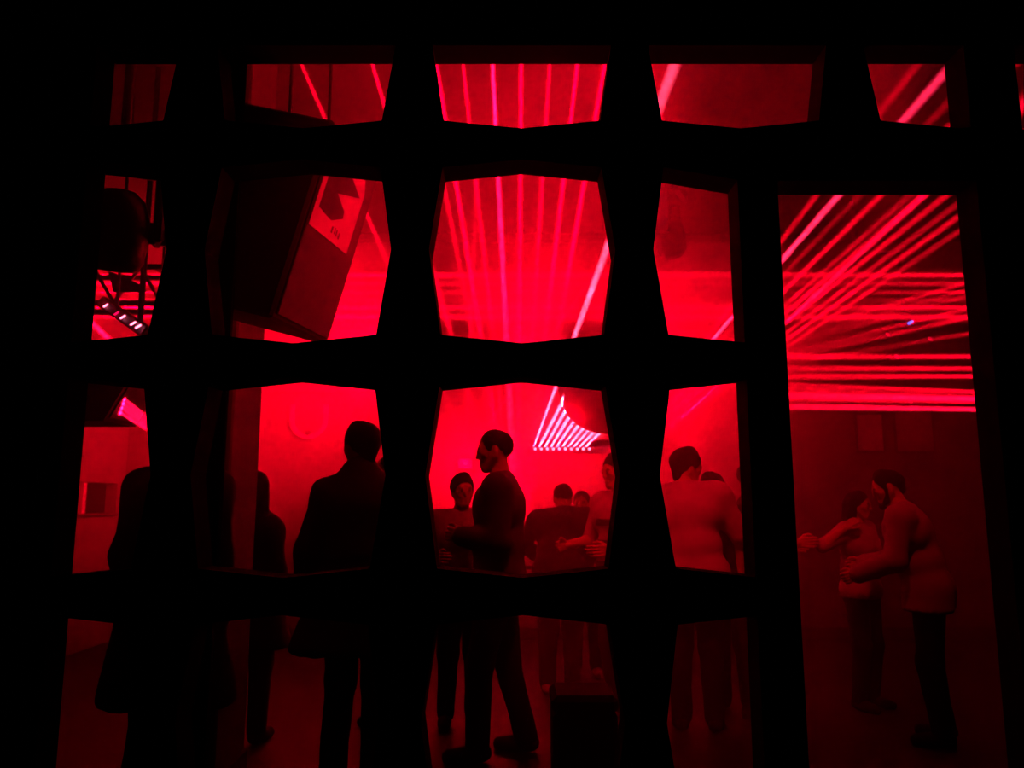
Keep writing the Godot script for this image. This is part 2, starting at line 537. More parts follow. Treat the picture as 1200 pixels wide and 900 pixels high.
func rig() -> void:
	# big tilted loudspeaker behind the left openings
	var yaw := deg_to_rad(-10)
	var roll := deg_to_rad(-16)
	var bs := Basis(Vector3.UP, yaw) * Basis(Vector3.BACK, roll)
	var wd := 0.55
	var ht := 0.86
	var dp := 0.50
	# bottom front near corner at a known place
	var corner := at(317, 373, 3.0)
	var org := corner - bs * Vector3(dp / 2, -ht / 2, wd / 2)
	var t := thing("loudspeaker", "large black loudspeaker with a pale logo plate, hung tilted behind the screen", "speaker", org)
	var st := begin()
	box(st, Vector3.ZERO, Vector3(dp, ht, wd), bs, 0.012)
	obj("cabinet", st, M.cabinet, t)
	st = begin()
	box(st, bs * Vector3(dp / 2 + 0.004, 0, 0), Vector3(0.014, ht - 0.05, wd - 0.05), bs, 0.004)
	obj("grille", st, M.grille, t)
	# logo plate: local u runs from the near edge to the far one, v downwards
	var face := Transform3D(Basis(bs * Vector3(0, 0, -1), bs * Vector3(0, 1, 0), bs * Vector3(1, 0, 0)), bs * Vector3(dp / 2 + 0.011, ht / 2 - 0.10, wd / 2 - 0.035))
	var pw := 0.40
	var ph := 0.34
	st = begin()
	prism(st, PackedVector2Array([Vector2(0, 0.02), Vector2(pw * 0.9, 0.02), Vector2(pw, -0.05), Vector2(pw, -ph), Vector2(0, -ph)]), 0.004, -0.004, face)
	var plate := obj("logo_plate", st, M.white, t)
	st = begin()
	var lg := PackedVector2Array()
	for p in [[0.10, -0.02], [0.30, -0.02], [0.90, 0.24], [0.38, 0.42], [0.64, 0.55], [0.66, 0.64], [0.42, 0.77], [0.09, 0.73]]:
		lg.append(Vector2(p[0] * pw, -p[1] * ph))
	prism(st, lg, 0.0055, 0.003, face)
	obj("logo", st, M.black, plate)
	st = begin()
	for p in [[0.50, 0.86, 0.03], [0.57, 0.85, 0.015], [0.62, 0.86, 0.02], [0.69, 0.87, 0.03]]:
		box(st, face * Vector3(p[0] * pw, -p[1] * ph, 0.005), Vector3(p[2] * pw, 0.028, 0.002), face.basis)
	obj("lettering", st, M.black, plate)
	for k in [-1, 1]:
		st = begin()
		var a := bs * Vector3(0.1 * k, ht / 2, 0)
		tube(st, a, Vector3(a.x, CEIL - org.y, a.z), 0.008, 0.008, 6)
		obj("hanging_rod", st, M.metal, t)
	# smaller wedge speaker at the far left
	var p0 := at(80, 493, 4.6)
	t = thing("wedge_speaker", "small black wedge speaker hanging at the far left above the window", "speaker", p0 + Vector3(0.0, 0.2, -0.2))
	st = begin()
	prism(st, PackedVector2Array([Vector2(-0.45, -0.2), Vector2(0.21, -0.2), Vector2(0.37, 0.10), Vector2(0.37, 0.2), Vector2(-0.45, 0.2)]), 0.2, -0.2)
	obj("cabinet", st, M.cabinet, t)
	st = begin()
	var fb := Basis(Vector3.BACK, atan2(0.16, -0.30) + PI / 2)
	box(st, Vector3(0.293, -0.055, 0), Vector3(0.28, 0.012, 0.34), Basis(Vector3.BACK, atan2(0.30, 0.16)), 0.003)
	obj("grille", st, M.grille, t)
	for k in [-0.35, 0.3]:
		st = begin()
		tube(st, Vector3(k, 0.2, 0), Vector3(k, CEIL - p0.y - 0.2, 0), 0.008, 0.008, 6)
		obj("hanging_rod", st, M.metal, t)
	# moving heads
	moving_head("large black moving-head stage light hanging at the far left", at(138, 268, 3.3), 1.0, 0.5, 0.25, "moving-head stage lights")
	moving_head("smaller moving-head stage light hanging right of centre in the haze", at(784, 275, 5.8), 0.95, 1.1, -0.2, "moving-head stage lights")
	# round hanging lamp shade in front of the laser bar
	var c := at(710, 452, 7.6)
	t = thing("globe_lamp", "round unlit pendant globe hanging in front of the fan of white beams", "pendant lamp", c)
	var prof := []
	for i in 15:
		var a := PI * i / 14.0 - PI / 2
		prof.append([0.485 * cos(a), 0.485 * sin(a)])
	st = begin()
	lathe(st, prof, Transform3D(), 32)
	obj("shade", st, M.globe, t)
	st = begin()
	tube(st, Vector3(0, 0.475, 0), Vector3(0, CEIL - c.y, 0), 0.008, 0.008, 8)
	obj("cord", st, M.black, t)
	st = begin()
	lathe(st, [[0.05, 0.455], [0.05, 0.52], [0.012, 0.55]], Transform3D(), 16)
	obj("cap", st, M.metal, t)
	# truss at the left
	truss()
	# pipe rack seen through the doorway
	var a0 := at(1001, 295, 6.6)
	var a1 := at(1058, 294, 6.6)
	t = thing("pipe_rack", "thin bent pipe hanging under the ceiling, seen through the doorway", "pipe", a0)
	st = begin()
	tube(st, Vector3.ZERO, a1 - a0, 0.022, 0.022, 10)
	obj("crossbar", st, M.alu, t)
	st = begin()
	tube(st, Vector3(0.01, 0, 0), Vector3(0.01, CEIL - a0.y, 0), 0.018, 0.018, 10)
	obj("hanger", st, M.alu, t)
	st = begin()
	tube(st, a1 - a0, a1 - a0 + Vector3(0, -0.11, 0), 0.022, 0.022, 10)
	tube(st, a1 - a0 + Vector3(0, -0.02, 0), a1 - a0 + Vector3(0, 0.06, 0), 0.032, 0.032, 10)
	obj("end_bracket", st, M.alu, t)
	# small cans on the far wall, through the doorway
	var cans := [[1041, 392, "cluster spotlight with a red lens below the blue light"], [1090, 397, "small spotlight to the right of the blue light"], [1051, 418, "lowest small spotlight through the doorway"], [1067, 470, "small spotlight hanging at the lowest laser lines"]]
	for q in cans:
		spot_can(q[2], at(q[0], q[1], 7.4))
	# projector with its blue signal light
	var pj := at(1067, 378, 7.0)
	t = thing("projector", "dark ceiling projector showing one small blue light", "projector", pj)
	st = begin()
	box(st, Vector3(0.02, 0.05, -0.14), Vector3(0.34, 0.13, 0.26), Basis(), 0.02)
	obj("housing", st, M.black, t)
	st = begin()
	tube(st, Vector3(0.02, 0.11, -0.14), Vector3(0.02, CEIL - pj.y, -0.14), 0.02, 0.02, 10)
	obj("hanging_pipe", st, M.metal, t)
	st = begin()
	tube(st, Vector3(-0.022, -0.012, 0.0), Vector3(0.022, 0.014, 0.0), 0.012, 0.012, 8)
	obj("light_point", st, M.diode_blue, t)

func spot_can(label: String, c: Vector3) -> void:
	var t := thing("spotlight", label, "spotlight", c, "small spotlights beyond the doorway")
	var xf := Transform3D(Basis(Vector3.RIGHT, 1.3), Vector3.ZERO)
	var st := begin()
	lathe(st, [[0.0, -0.11], [0.03, -0.105], [0.036, -0.08], [0.036, 0.01], [0.031, 0.01], [0.031, -0.02]], xf, 14)
	obj("can", st, M.black, t)
	st = begin()
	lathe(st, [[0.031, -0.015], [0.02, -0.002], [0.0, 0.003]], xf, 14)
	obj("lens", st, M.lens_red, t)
	st = begin()
	tube(st, Vector3(0, 0.02, -0.1), Vector3(0, 0.02, -(FAR + c.z) * 1.0 - 0.0), 0.012, 0.012, 8)
	obj("wall_arm", st, M.metal, t)

func truss() -> void:
	var a := at(98, 355, 5.6)
	var b := at(190, 338, 5.6)
	a.x = LEFT
	b.y = a.y
	var t := thing("lighting_truss", "lighting truss with diagonal braces at the left wall under the moving head", "truss", a)
	var n := 4
	var d := (b - a)
	for o in [Vector3(0, 0, 0), Vector3(0, 0.28, 0), Vector3(0, 0.0, -0.28), Vector3(0, 0.28, -0.28)]:
		var st := begin()
		tube(st, o, o + d, 0.022, 0.022, 10)
		obj("chord", st, M.black, t)
	for i in n:
		var st := begin()
		var p := d * (float(i) / n)
		var q := d * ((i + 0.5) / n)
		var r := d * ((i + 1.0) / n)
		tube(st, p, q + Vector3(0, 0.28, 0), 0.014, 0.014, 8)
		obj("brace", st, M.black, t)
		st = begin()
		tube(st, q + Vector3(0, 0.28, 0), r, 0.014, 0.014, 8)
		obj("brace", st, M.black, t)
	for k in [0.45, 0.95]:
		var st := begin()
		tube(st, d * k + Vector3(0, 0.28, -0.14), d * k + Vector3(0, CEIL - a.y, -0.14), 0.012, 0.012, 8)
		tube(st, d * k + Vector3(0, 0.28, 0), d * k + Vector3(0, 0.28, -0.28), 0.014, 0.014, 8)
		obj("hanger", st, M.black, t)
	# banner-like gusset plate on it
	var st := begin()
	var g0 := at(128, 318, 5.45) - a
	var g1 := at(168, 335, 5.45) - a
	prism(st, PackedVector2Array([Vector2(g0.x, g0.y), Vector2(g0.x + 0.05, g0.y - 0.16), Vector2(g1.x + 0.04, g1.y - 0.05), Vector2(g1.x, g1.y)]), 0.165, 0.15)
	obj("gusset_plate", st, M.black, t)

# ------------------------------------------------------------------ furniture
func furniture() -> void:
	# pier
	var p := Vector3(-1.55, 0, -4.05)
	var t := thing("pillar", "plastered pillar standing beside the long-haired guest", "pillar", Vector3(p.x, 0, p.z))
	var st := begin()
	box(st, Vector3(0, CEIL / 2, 0), Vector3(0.30, CEIL, 0.42), Basis(), 0.01)
	obj("shaft", st, M.shade, t)
	st = begin()
	box(st, Vector3(0, 0.06, 0), Vector3(0.33, 0.12, 0.45), Basis(), 0.012)
	obj("plinth", st, M.darkwall, t)
	# black drape
	st = begin()
	var n := 48
	var y1 := 3.2
	for s in [[0.0, 0], [0.01, 1]]:
		for i in n:
			var q := []
			for k in [[i, 0.01], [i + 1, 0.01], [i + 1, y1], [i, y1]]:
				var f: float = float(k[0]) / n
				var dz: float = 0.035 * sin(f * 21.0) + 0.012 * sin(f * 47.0 + k[1])
				q.append(Vector3(lerpf(-1.325, -1.05, f), k[1], -2.85 + dz + s[0]))
			if s[1] == 0:
				q.reverse()
			quad(st, q[0], q[1], q[2], q[3])
	t = thing("drape", "narrow black floor-length drape just behind the screen, left of the pillar", "curtain", Vector3.ZERO)
	obj("cloth", st, M.drape, t)
	st = begin()
	tube(st, Vector3(-1.50, y1 + 0.01, -2.85), Vector3(-1.03, y1 + 0.01, -2.85), 0.015, 0.015, 10)
	obj("curtain_rod", st, M.metal, t)
	# wall shield
	var w := at(363, 493, FAR)
	t = thing("wall_shield", "pale shield-shaped plaque with a raised rim on the far wall", "plaque", Vector3(w.x, w.y, -FAR))
	var outer := PackedVector2Array()
	var inner := PackedVector2Array()
	for i in 13:
		var a := PI + PI * i / 12.0
		outer.append(Vector2(0.20 * cos(a), 0.20 * sin(a)))
		inner.append(Vector2(0.15 * cos(a), 0.15 * sin(a)))
	var plate := PackedVector2Array([Vector2(0.20, 0.17), Vector2(-0.20, 0.17)])
	plate.append_array(outer)
	st = begin()
	prism(st, plate, 0.02, 0.0)
	obj("plate", st, M.plaster, t)
	var rim := PackedVector2Array([Vector2(-0.15, 0.17), Vector2(-0.20, 0.17)])
	rim.append_array(outer)
	rim.append_array(PackedVector2Array([Vector2(0.20, 0.17), Vector2(0.15, 0.17)]))
	inner.reverse()
	rim.append_array(inner)
	st = begin()
	prism(st, rim, 0.05, 0.02)
	obj("rim", st, M.white, t)
	st = begin()
	lathe(st, [[0.03, 0.0], [0.03, 0.02], [0.0, 0.025]], Transform3D(Basis(Vector3.RIGHT, PI / 2), Vector3(0, -0.13, 0.04)), 12)
	obj("boss", st, M.black, t)
	# two pictures on the far wall
	poster("small framed pale poster on the far wall, left of two", at(1000, 484, FAR), at(1037, 530, FAR))
	poster("larger framed pale poster on the far wall, right of two", at(1045, 479, FAR), at(1096, 531, FAR))
	# cube stool behind the screen
	var s0 := at(686, 816, 3.55)
	t = thing("cube_stool", "low black upholstered cube stool in front of the dancers", "stool", Vector3(s0.x, 0, s0.z))
	st = begin()
	box(st, Vector3(0, s0.y / 2 - 0.02, -0.14), Vector3(0.285, s0.y - 0.10, 0.285), Basis(), 0.02)
	obj("body", st, M.leather, t)
	st = begin()
	box(st, Vector3(0, s0.y - 0.04, -0.14), Vector3(0.295, 0.08, 0.295), Basis(), 0.03)
	obj("cushion", st, M.leather, t)
	for i in [-1, 1]:
		for j in [-1, 1]:
			st = begin()
			tube(st, Vector3(0.11 * i, 0, -0.14 + 0.11 * j), Vector3(0.11 * i, 0.035, -0.14 + 0.11 * j), 0.016, 0.02, 10)
			obj("foot", st, M.metal, t)

func poster(label: String, a: Vector3, b: Vector3) -> void:
	var c := (a + b) / 2
	var w := absf(b.x - a.x)
	var h := absf(b.y - a.y)
	var t := thing("poster", label, "poster", Vector3(c.x, c.y, -FAR), "posters beyond the doorway")
	var st := begin()
	box(st, Vector3(0, 0, 0.008), Vector3(w - 0.03, h - 0.03, 0.016))
	obj("sheet", st, M.paper, t)
	for q in [[0, 1], [0, -1], [1, 0], [-1, 0]]:
		st = begin()
		box(st, Vector3(q[0] * (w / 2 - 0.01), q[1] * (h / 2 - 0.01), 0.015), Vector3(0.02 if q[0] else w, h if q[0] else 0.02, 0.03), Basis(), 0.004)
		obj("frame_bar", st, M.shade, t)

# ------------------------------------------------------------------ lasers
# a laser beam: a narrow lamp at its aperture a, shining to b through an added cone of thicker haze; behind: metres the lamp stands back of the aperture
func beam(parent: Node3D, a: Vector3, b: Vector3, kind: Array, gain := 1.0, half_angle := 0.5, behind := 0.0) -> void:
	var d := (b - a).normalized()
	var l := SpotLight3D.new()
	l.name = "laser_lamp"
	l.light_color = kind[0]
	l.light_energy = kind[1] * gain
	l.light_size = 0.01
	l.spot_range = 30
	l.spot_attenuation = 2
	l.spot_angle = half_angle
	l.spot_angle_attenuation = 1.0
	l.shadow_enabled = true
	parent.add_child(l, true)
	l.position = a + d * (0.03 - behind) - parent.position
	l.basis = Basis.looking_at(d, Vector3.UP if absf(d.y) < 0.99 else Vector3.RIGHT)
	var long := (b - a).length() - 0.08 + behind
	var f := FogVolume.new()
	f.name = "added_beam_haze"  # thicker haze added inside the beam so its light shows
	f.shape = RenderingServer.FOG_VOLUME_SHAPE_CONE
	f.size = Vector3(2.0, 0, 2.0) * (long * tan(deg_to_rad(half_angle))) + Vector3(0, long, 0)
	f.material = M.beam_haze
	parent.add_child(f, true)
	f.transform = Transform3D(side_basis(-d), a + d * (0.03 - behind + long / 2) - parent.position)

func lasers() -> void:
	# added laser booth behind the far wall: white beams fan out of its slot, up to the right
	var c := at(660, 520, FAR)
	var t := thing("laser_bar", "row of ten lasers in an added far wall slot throwing a fan of white-hot beams", "laser", c)
	var st := begin()
	box(st, Vector3(0.04, -0.075, 0.02), Vector3(0.76, 0.06, 0.04), Basis(), 0.008)
	obj("housing", st, M.black, t)
	var slope := [0.368, 0.52, 0.56, 0.605, 0.675, 0.745, 0.81, 0.88, 0.955, 1.03]
	for i in 10:
		var x: float = 627.0 + 7.0 * i
		var a := at(x, 520, FAR)
		st = begin()
		lathe(st, [[0.016, -0.01], [0.016, 0.005], [0.0, 0.010]], Transform3D(Basis(Vector3.RIGHT, PI / 2), a - c + Vector3(0, -0.058, 0.04)), 12)
		obj("light_point", st, M.diode, t)  # glowing dots below the slot, standing in for the bright apertures
		var b := at_height(x + 460.0 * slope[i], 60, CEIL - 0.03)
		beam(t, a, b, WHITE, 1.3 if i == 0 else 1.0, 0.5 if i == 0 else 0.72, 1.1)
	spot(at(660, 524, 7.5) - c, Vector3(0, -0.1, -1.0), 5.0, 82.0, 0.12, t)  # unseen lamps by the bar, placed to light the far wall and haze
	spot(at(660, 512, 7.55) - c, Vector3(-0.05, 0.60, 0.80), 10.0, 48.0, 0.12, t)
	lamp(at(660, 512, 7.5) - c, 1.0, 0.12, t)
	# diagonals to the right from unseen lasers in the added slot, hidden by the lattice
	c = at(748, 520, FAR)
	t = thing("laser_bar", "unseen lasers in the added far wall slot behind an upright, throwing diagonals past the doorway", "laser", c)
	st = begin()
	box(st, Vector3(0.02, -0.075, 0.02), Vector3(0.46, 0.06, 0.04), Basis(), 0.008)
	obj("housing", st, M.black, t)
	# [x on the slot, x and y of a far point, light]
	var diag := [[766, 840, 452, PINK], [716, 857, 325, RED], [738, 1035, 226, RED], [742, 1085, 226, RED], [744, 1110, 228, RED],
		[728, 1010, 226, FAINT], [735, 1070, 226, DIM], [748, 1121, 240, DIM], [752, 1123, 254, RED], [754, 1125, 270, DIM], [733, 959, 226, DIM], [729, 985, 226, HOT], [739, 862, 125, RED]]
	for q in diag:
		var a := at(q[0], 520, FAR - 0.06)
		var dx: float = q[1] - q[0]
		var dy: float = q[2] - 520.0
		var k := (60.0 - 520.0) / dy
		beam(t, a, at_height(q[0] + dx * k, 60, CEIL - 0.03), q[3])
	# unseen lasers under the ceiling, all aimed down at an unseen plinth behind the man in profile
	var f := at(607, 660, 7.5)
	var tb := thing("unseen_plinth_table", "unseen small black plinth behind the dancers, placed where the ceiling lasers meet", "table", Vector3(f.x, 0, f.z))
	st = begin()
	box(st, Vector3(0, f.y - 0.03, -0.1), Vector3(0.5, 0.04, 0.4), Basis(), 0.008)
	obj("table_top", st, M.black, tb)
	for i in [-1, 1]:
		for j in [-1, 1]:
			st = begin()
			box(st, Vector3(0.21 * i, (f.y - 0.05) / 2, -0.1 + 0.16 * j), Vector3(0.04, f.y - 0.05, 0.04), Basis(), 0.005)
			obj("leg", st, M.black, tb)
	c = at_height(502, -150, CEIL - 0.02)
	t = thing("unseen_ceiling_laser_bar", "unseen long bar of lasers under the ceiling aiming a fan of beams down", "laser", c)
	st = begin()
	box(st, Vector3(0, -0.01, 0.07), Vector3(2.1, 0.05, 0.08), Basis(), 0.01)
	obj("housing", st, M.black, t)
	var fan := [[-257, FAINT], [-174, DIM], [-118, FAINT], [-99, RED], [-68, DIM], [-33.5, PINK], [0, RED], [33.5, DIM], [66, RED], [98, RED]]
	for q in fan:
		beam(t, at_height(612 + q[0] * 818.0 / 590.0, -150, CEIL - 0.05), f, q[1], 1.5)
	# small laser left of the man in profile
	var s := at(545, 543, 7.85)
	t = thing("small_laser", "small laser on the far wall left of the man in profile", "laser", s)
	st = begin()
	box(st, Vector3(0, 0.0, -0.11), Vector3(0.16, 0.12, 0.18), Basis(), 0.01)
	obj("housing", st, M.black, t)
	st = begin()
	box(st, Vector3(0, -0.02, -0.212), Vector3(0.06, 0.05, 0.07), Basis(), 0.006)
	obj("wall_bracket", st, M.metal, t)
	st = begin()
	lathe(st, [[0.022, -0.02], [0.022, 0.0], [0.0, 0.006]], Transform3D(Basis(Vector3.RIGHT, PI / 2), Vector3.ZERO), 12)
	obj("laser_diode", st, M.diode_red, t)
	for q in [at(549, 447, 7.2), at(690, 335, 6.4)]:
		beam(t, s + Vector3(0, 0.07, 0), s + (q - s) * ((CEIL - 0.03 - s.y) / (q.y - s.y)), DIM)
	spot(Vector3(0, 0.0, 0.35), Vector3(0, 0.1, -1.0), 9.0, 80.0, 0.05, t)  # unseen lamps before the small laser, placed to brighten the wall behind
	lamp(Vector3(0, 0.0, 0.1), 0.4, 0.05, t)
	# unseen wash lights, placed to light the haze, walls, dancers and loudspeaker
	wash("unseen red wash light behind the middle rail, placed to light the haze over the crowd", at(612, 425, 7.2), Vector3(0, 0.38, 0.92), 52.0, 31.0)
	wash("unseen red wash light behind the upright beside the jacketed man, placed to light the left wall", at(480, 425, 6.2), Vector3(-0.76, 0.22, -0.62), 80.0, 54.0)
	wash("unseen red wash light under the ceiling near the screen, placed to light the dancers", Vector3(0.55, 3.85, -3.0), Vector3(0.06, -0.72, -0.62), 14.0, 25.0)
	wash("unseen red wash light behind the upright right of centre, placed to light the far wall", at(746, 425, 6.9), Vector3(0.16, 0.05, -0.92), 44.0, 66.0)
	wash("unseen red wash light under the ceiling near the screen, placed to light the loudspeaker", Vector3(0.9, 3.75, -3.1), Vector3(-1.7, -1.15, -0.25), 9.0, 15.0)
	wash("unseen red wash light under the ceiling over the doorway, placed to light the couple beyond", Vector3(1.7, 3.9, -3.2), Vector3(0.22, -0.80, -0.62), 6.0, 18.0)
	# level beams right across the room, from unseen battens on the left and right walls that face each other
	var hs := [[322, RED], [332, DIM], [342, DIM], [351, FAINT], [360, RED], [371, RED]]
	for side in [-1, 1]:
		var wx := LEFT + 0.02 if side < 0 else RIGHT - 0.02
		var tw := Vector3(wx, at(600, 346, 6.3).y, -6.3)
		t = thing("unseen_laser_batten", "unseen upright laser batten on the left wall sending level beams across the room" if side < 0 else "unseen upright laser batten on the right wall sending level beams across the room", "laser", tw)
		st = begin()
		box(st, Vector3(-0.04 * side, 0, 0), Vector3(0.10, 0.62, 0.12), Basis(), 0.012)
		obj("housing", st, M.black, t)
		for q in hs:
			var y: float = at(600, q[0] + 0.5, 6.3).y
			beam(t, Vector3(wx - 0.10 * side, y, -6.3), Vector3(LEFT + 0.14 if side > 0 else RIGHT - 0.14, y, -6.3), q[1], 2.4 if side < 0 else 0.9)
	# lower beams from the right wall, caught by an added black board, unseen behind the door post
	var hb := [[418, RED, 0], [432, RED, 0], [441, RED, 0], [451, RED, 9], [458, RED, 8], [463, PINK, 5], [467, RED, 4], [476, PINK, 4]]
	var sx := at(893, 450, 6.0)
	t = thing("added_beam_stop", "added tall black beam stop board on a floor stand, unseen behind the door post", "board", Vector3(sx.x, 0, sx.z))
	st = begin()
	tube(st, Vector3(0, 0.02, 0), Vector3(0, sx.y + 0.3, 0), 0.02, 0.02, 10)
	obj("pole", st, M.metal, t)
	st = begin()
	lathe(st, [[0.0, 0.0], [0.22, 0.0], [0.22, 0.015], [0.03, 0.03]], Transform3D(), 20)
	obj("foot_plate", st, M.metal, t)
	st = begin()
	box(st, Vector3(0.03, sx.y + 0.1, 0), Vector3(0.02, 0.9, 0.12), Basis(), 0.004)
	obj("board", st, M.drape, t)
	var rows := []
	for q in hb:
		rows.append([at(900, q[0], 6.0), at(1160, q[0] + q[2], 6.0), q[1]])
	for q in [[395, 331], [402, 340], [408, 346], [415, 362], [421, 372], [428, 391]]:
		rows.append([at(912, q[0], 6.0), at(1134, q[1], 6.0), DIM if int(q[0]) % 2 else FAINT])
	var wb := Vector3(RIGHT - 0.02, sx.y + 0.25, -6.0)
	t = thing("unseen_laser_batten", "unseen tall laser batten on the right wall sending low level and slanting beams past the couple", "laser", wb)
	st = begin()
	box(st, Vector3(-0.04, 0.1, 0), Vector3(0.10, 1.9, 0.12), Basis(), 0.012)
	obj("housing", st, M.black, t)
	for q in rows:
		var d: Vector3 = q[1] - q[0]
		var a: Vector3 = q[0] + d * ((RIGHT - 0.13 - q[0].x) / d.x)
		var b: Vector3 = q[0] + d * ((sx.x + 0.06 - q[0].x) / d.x)
		beam(t, a, b, q[2])
	# receding bar of five diodes at the left truss
	var e0 := at(118, 353, 5.3)
	var e1 := at(168, 388, 4.6)
	t = thing("laser_bar", "laser bar at the far left showing a row of white points under the truss", "laser", e0)
	var bsd := side_basis(e1 - e0)
	st = begin()
	box(st, (e1 - e0) / 2 + Vector3(0, 0, -0.06), Vector3(0.08, (e1 - e0).length() + 0.05, 0.08), bsd, 0.01)
	obj("housing", st, M.black, t)
	st = begin()
	tube(st, (e1 - e0) * 0.3 + Vector3(0, 0, -0.06), Vector3((e1 - e0).x * 0.3, CEIL - e0.y, (e1 - e0).z * 0.3 - 0.06), 0.012, 0.012, 8)
	tube(st, (e1 - e0) * 0.8 + Vector3(0, 0, -0.06), Vector3((e1 - e0).x * 0.8, CEIL - e0.y, (e1 - e0).z * 0.8 - 0.06), 0.012, 0.012, 8)
	obj("hanging_rod", st, M.metal, t)
	for k in [[124, 358], [137, 367], [144, 371.5], [156, 379], [162, 382.5]]:
		var p := at(k[0], k[1], lerpf(5.2, 4.6, (k[0] - 124.0) / 40.0)) - e0
		st = begin()
		tube(st, p + Vector3(-0.016, -0.010, 0), p + Vector3(0.016, 0.010, 0), 0.006, 0.006, 8)
		obj("laser_diode", st, M.diode_red if k[0] == 137 else M.diode, t)
	# thick beams close to the left wall, from an unseen laser behind the drape
	var g := at(208, 462, 4.3)
	t = thing("unseen_side_laser", "unseen laser behind the black drape sending thick pink beams up to the left", "laser", Vector3(g.x, 0, g.z))
	st = begin()
	tube(st, Vector3(0, 0.02, 0), Vector3(0, g.y - 0.2, 0), 0.02, 0.02, 10)
	obj("pole", st, M.metal, t)
	st = begin()
	lathe(st, [[0.0, 0.0], [0.13, 0.0], [0.13, 0.015], [0.03, 0.03]], Transform3D(), 20)
	obj("foot_plate", st, M.metal, t)
	st = begin()
	box(st, Vector3(0.03, g.y - 0.12, 0), Vector3(0.12, 0.42, 0.14), Basis(), 0.01)
	obj("housing", st, M.black, t)
	beam(t, g + Vector3(-0.06, 0, 0), at(30, 305, 5.5), PINK, 0.16, 1.1)
	for i in 4:
		beam(t, at(208, 506 + 4.0 * i, 4.3) + Vector3(-0.06, 0, 0), at(60, 402 + 10.0 * i, 5.5), PINK, 0.12, 0.8)

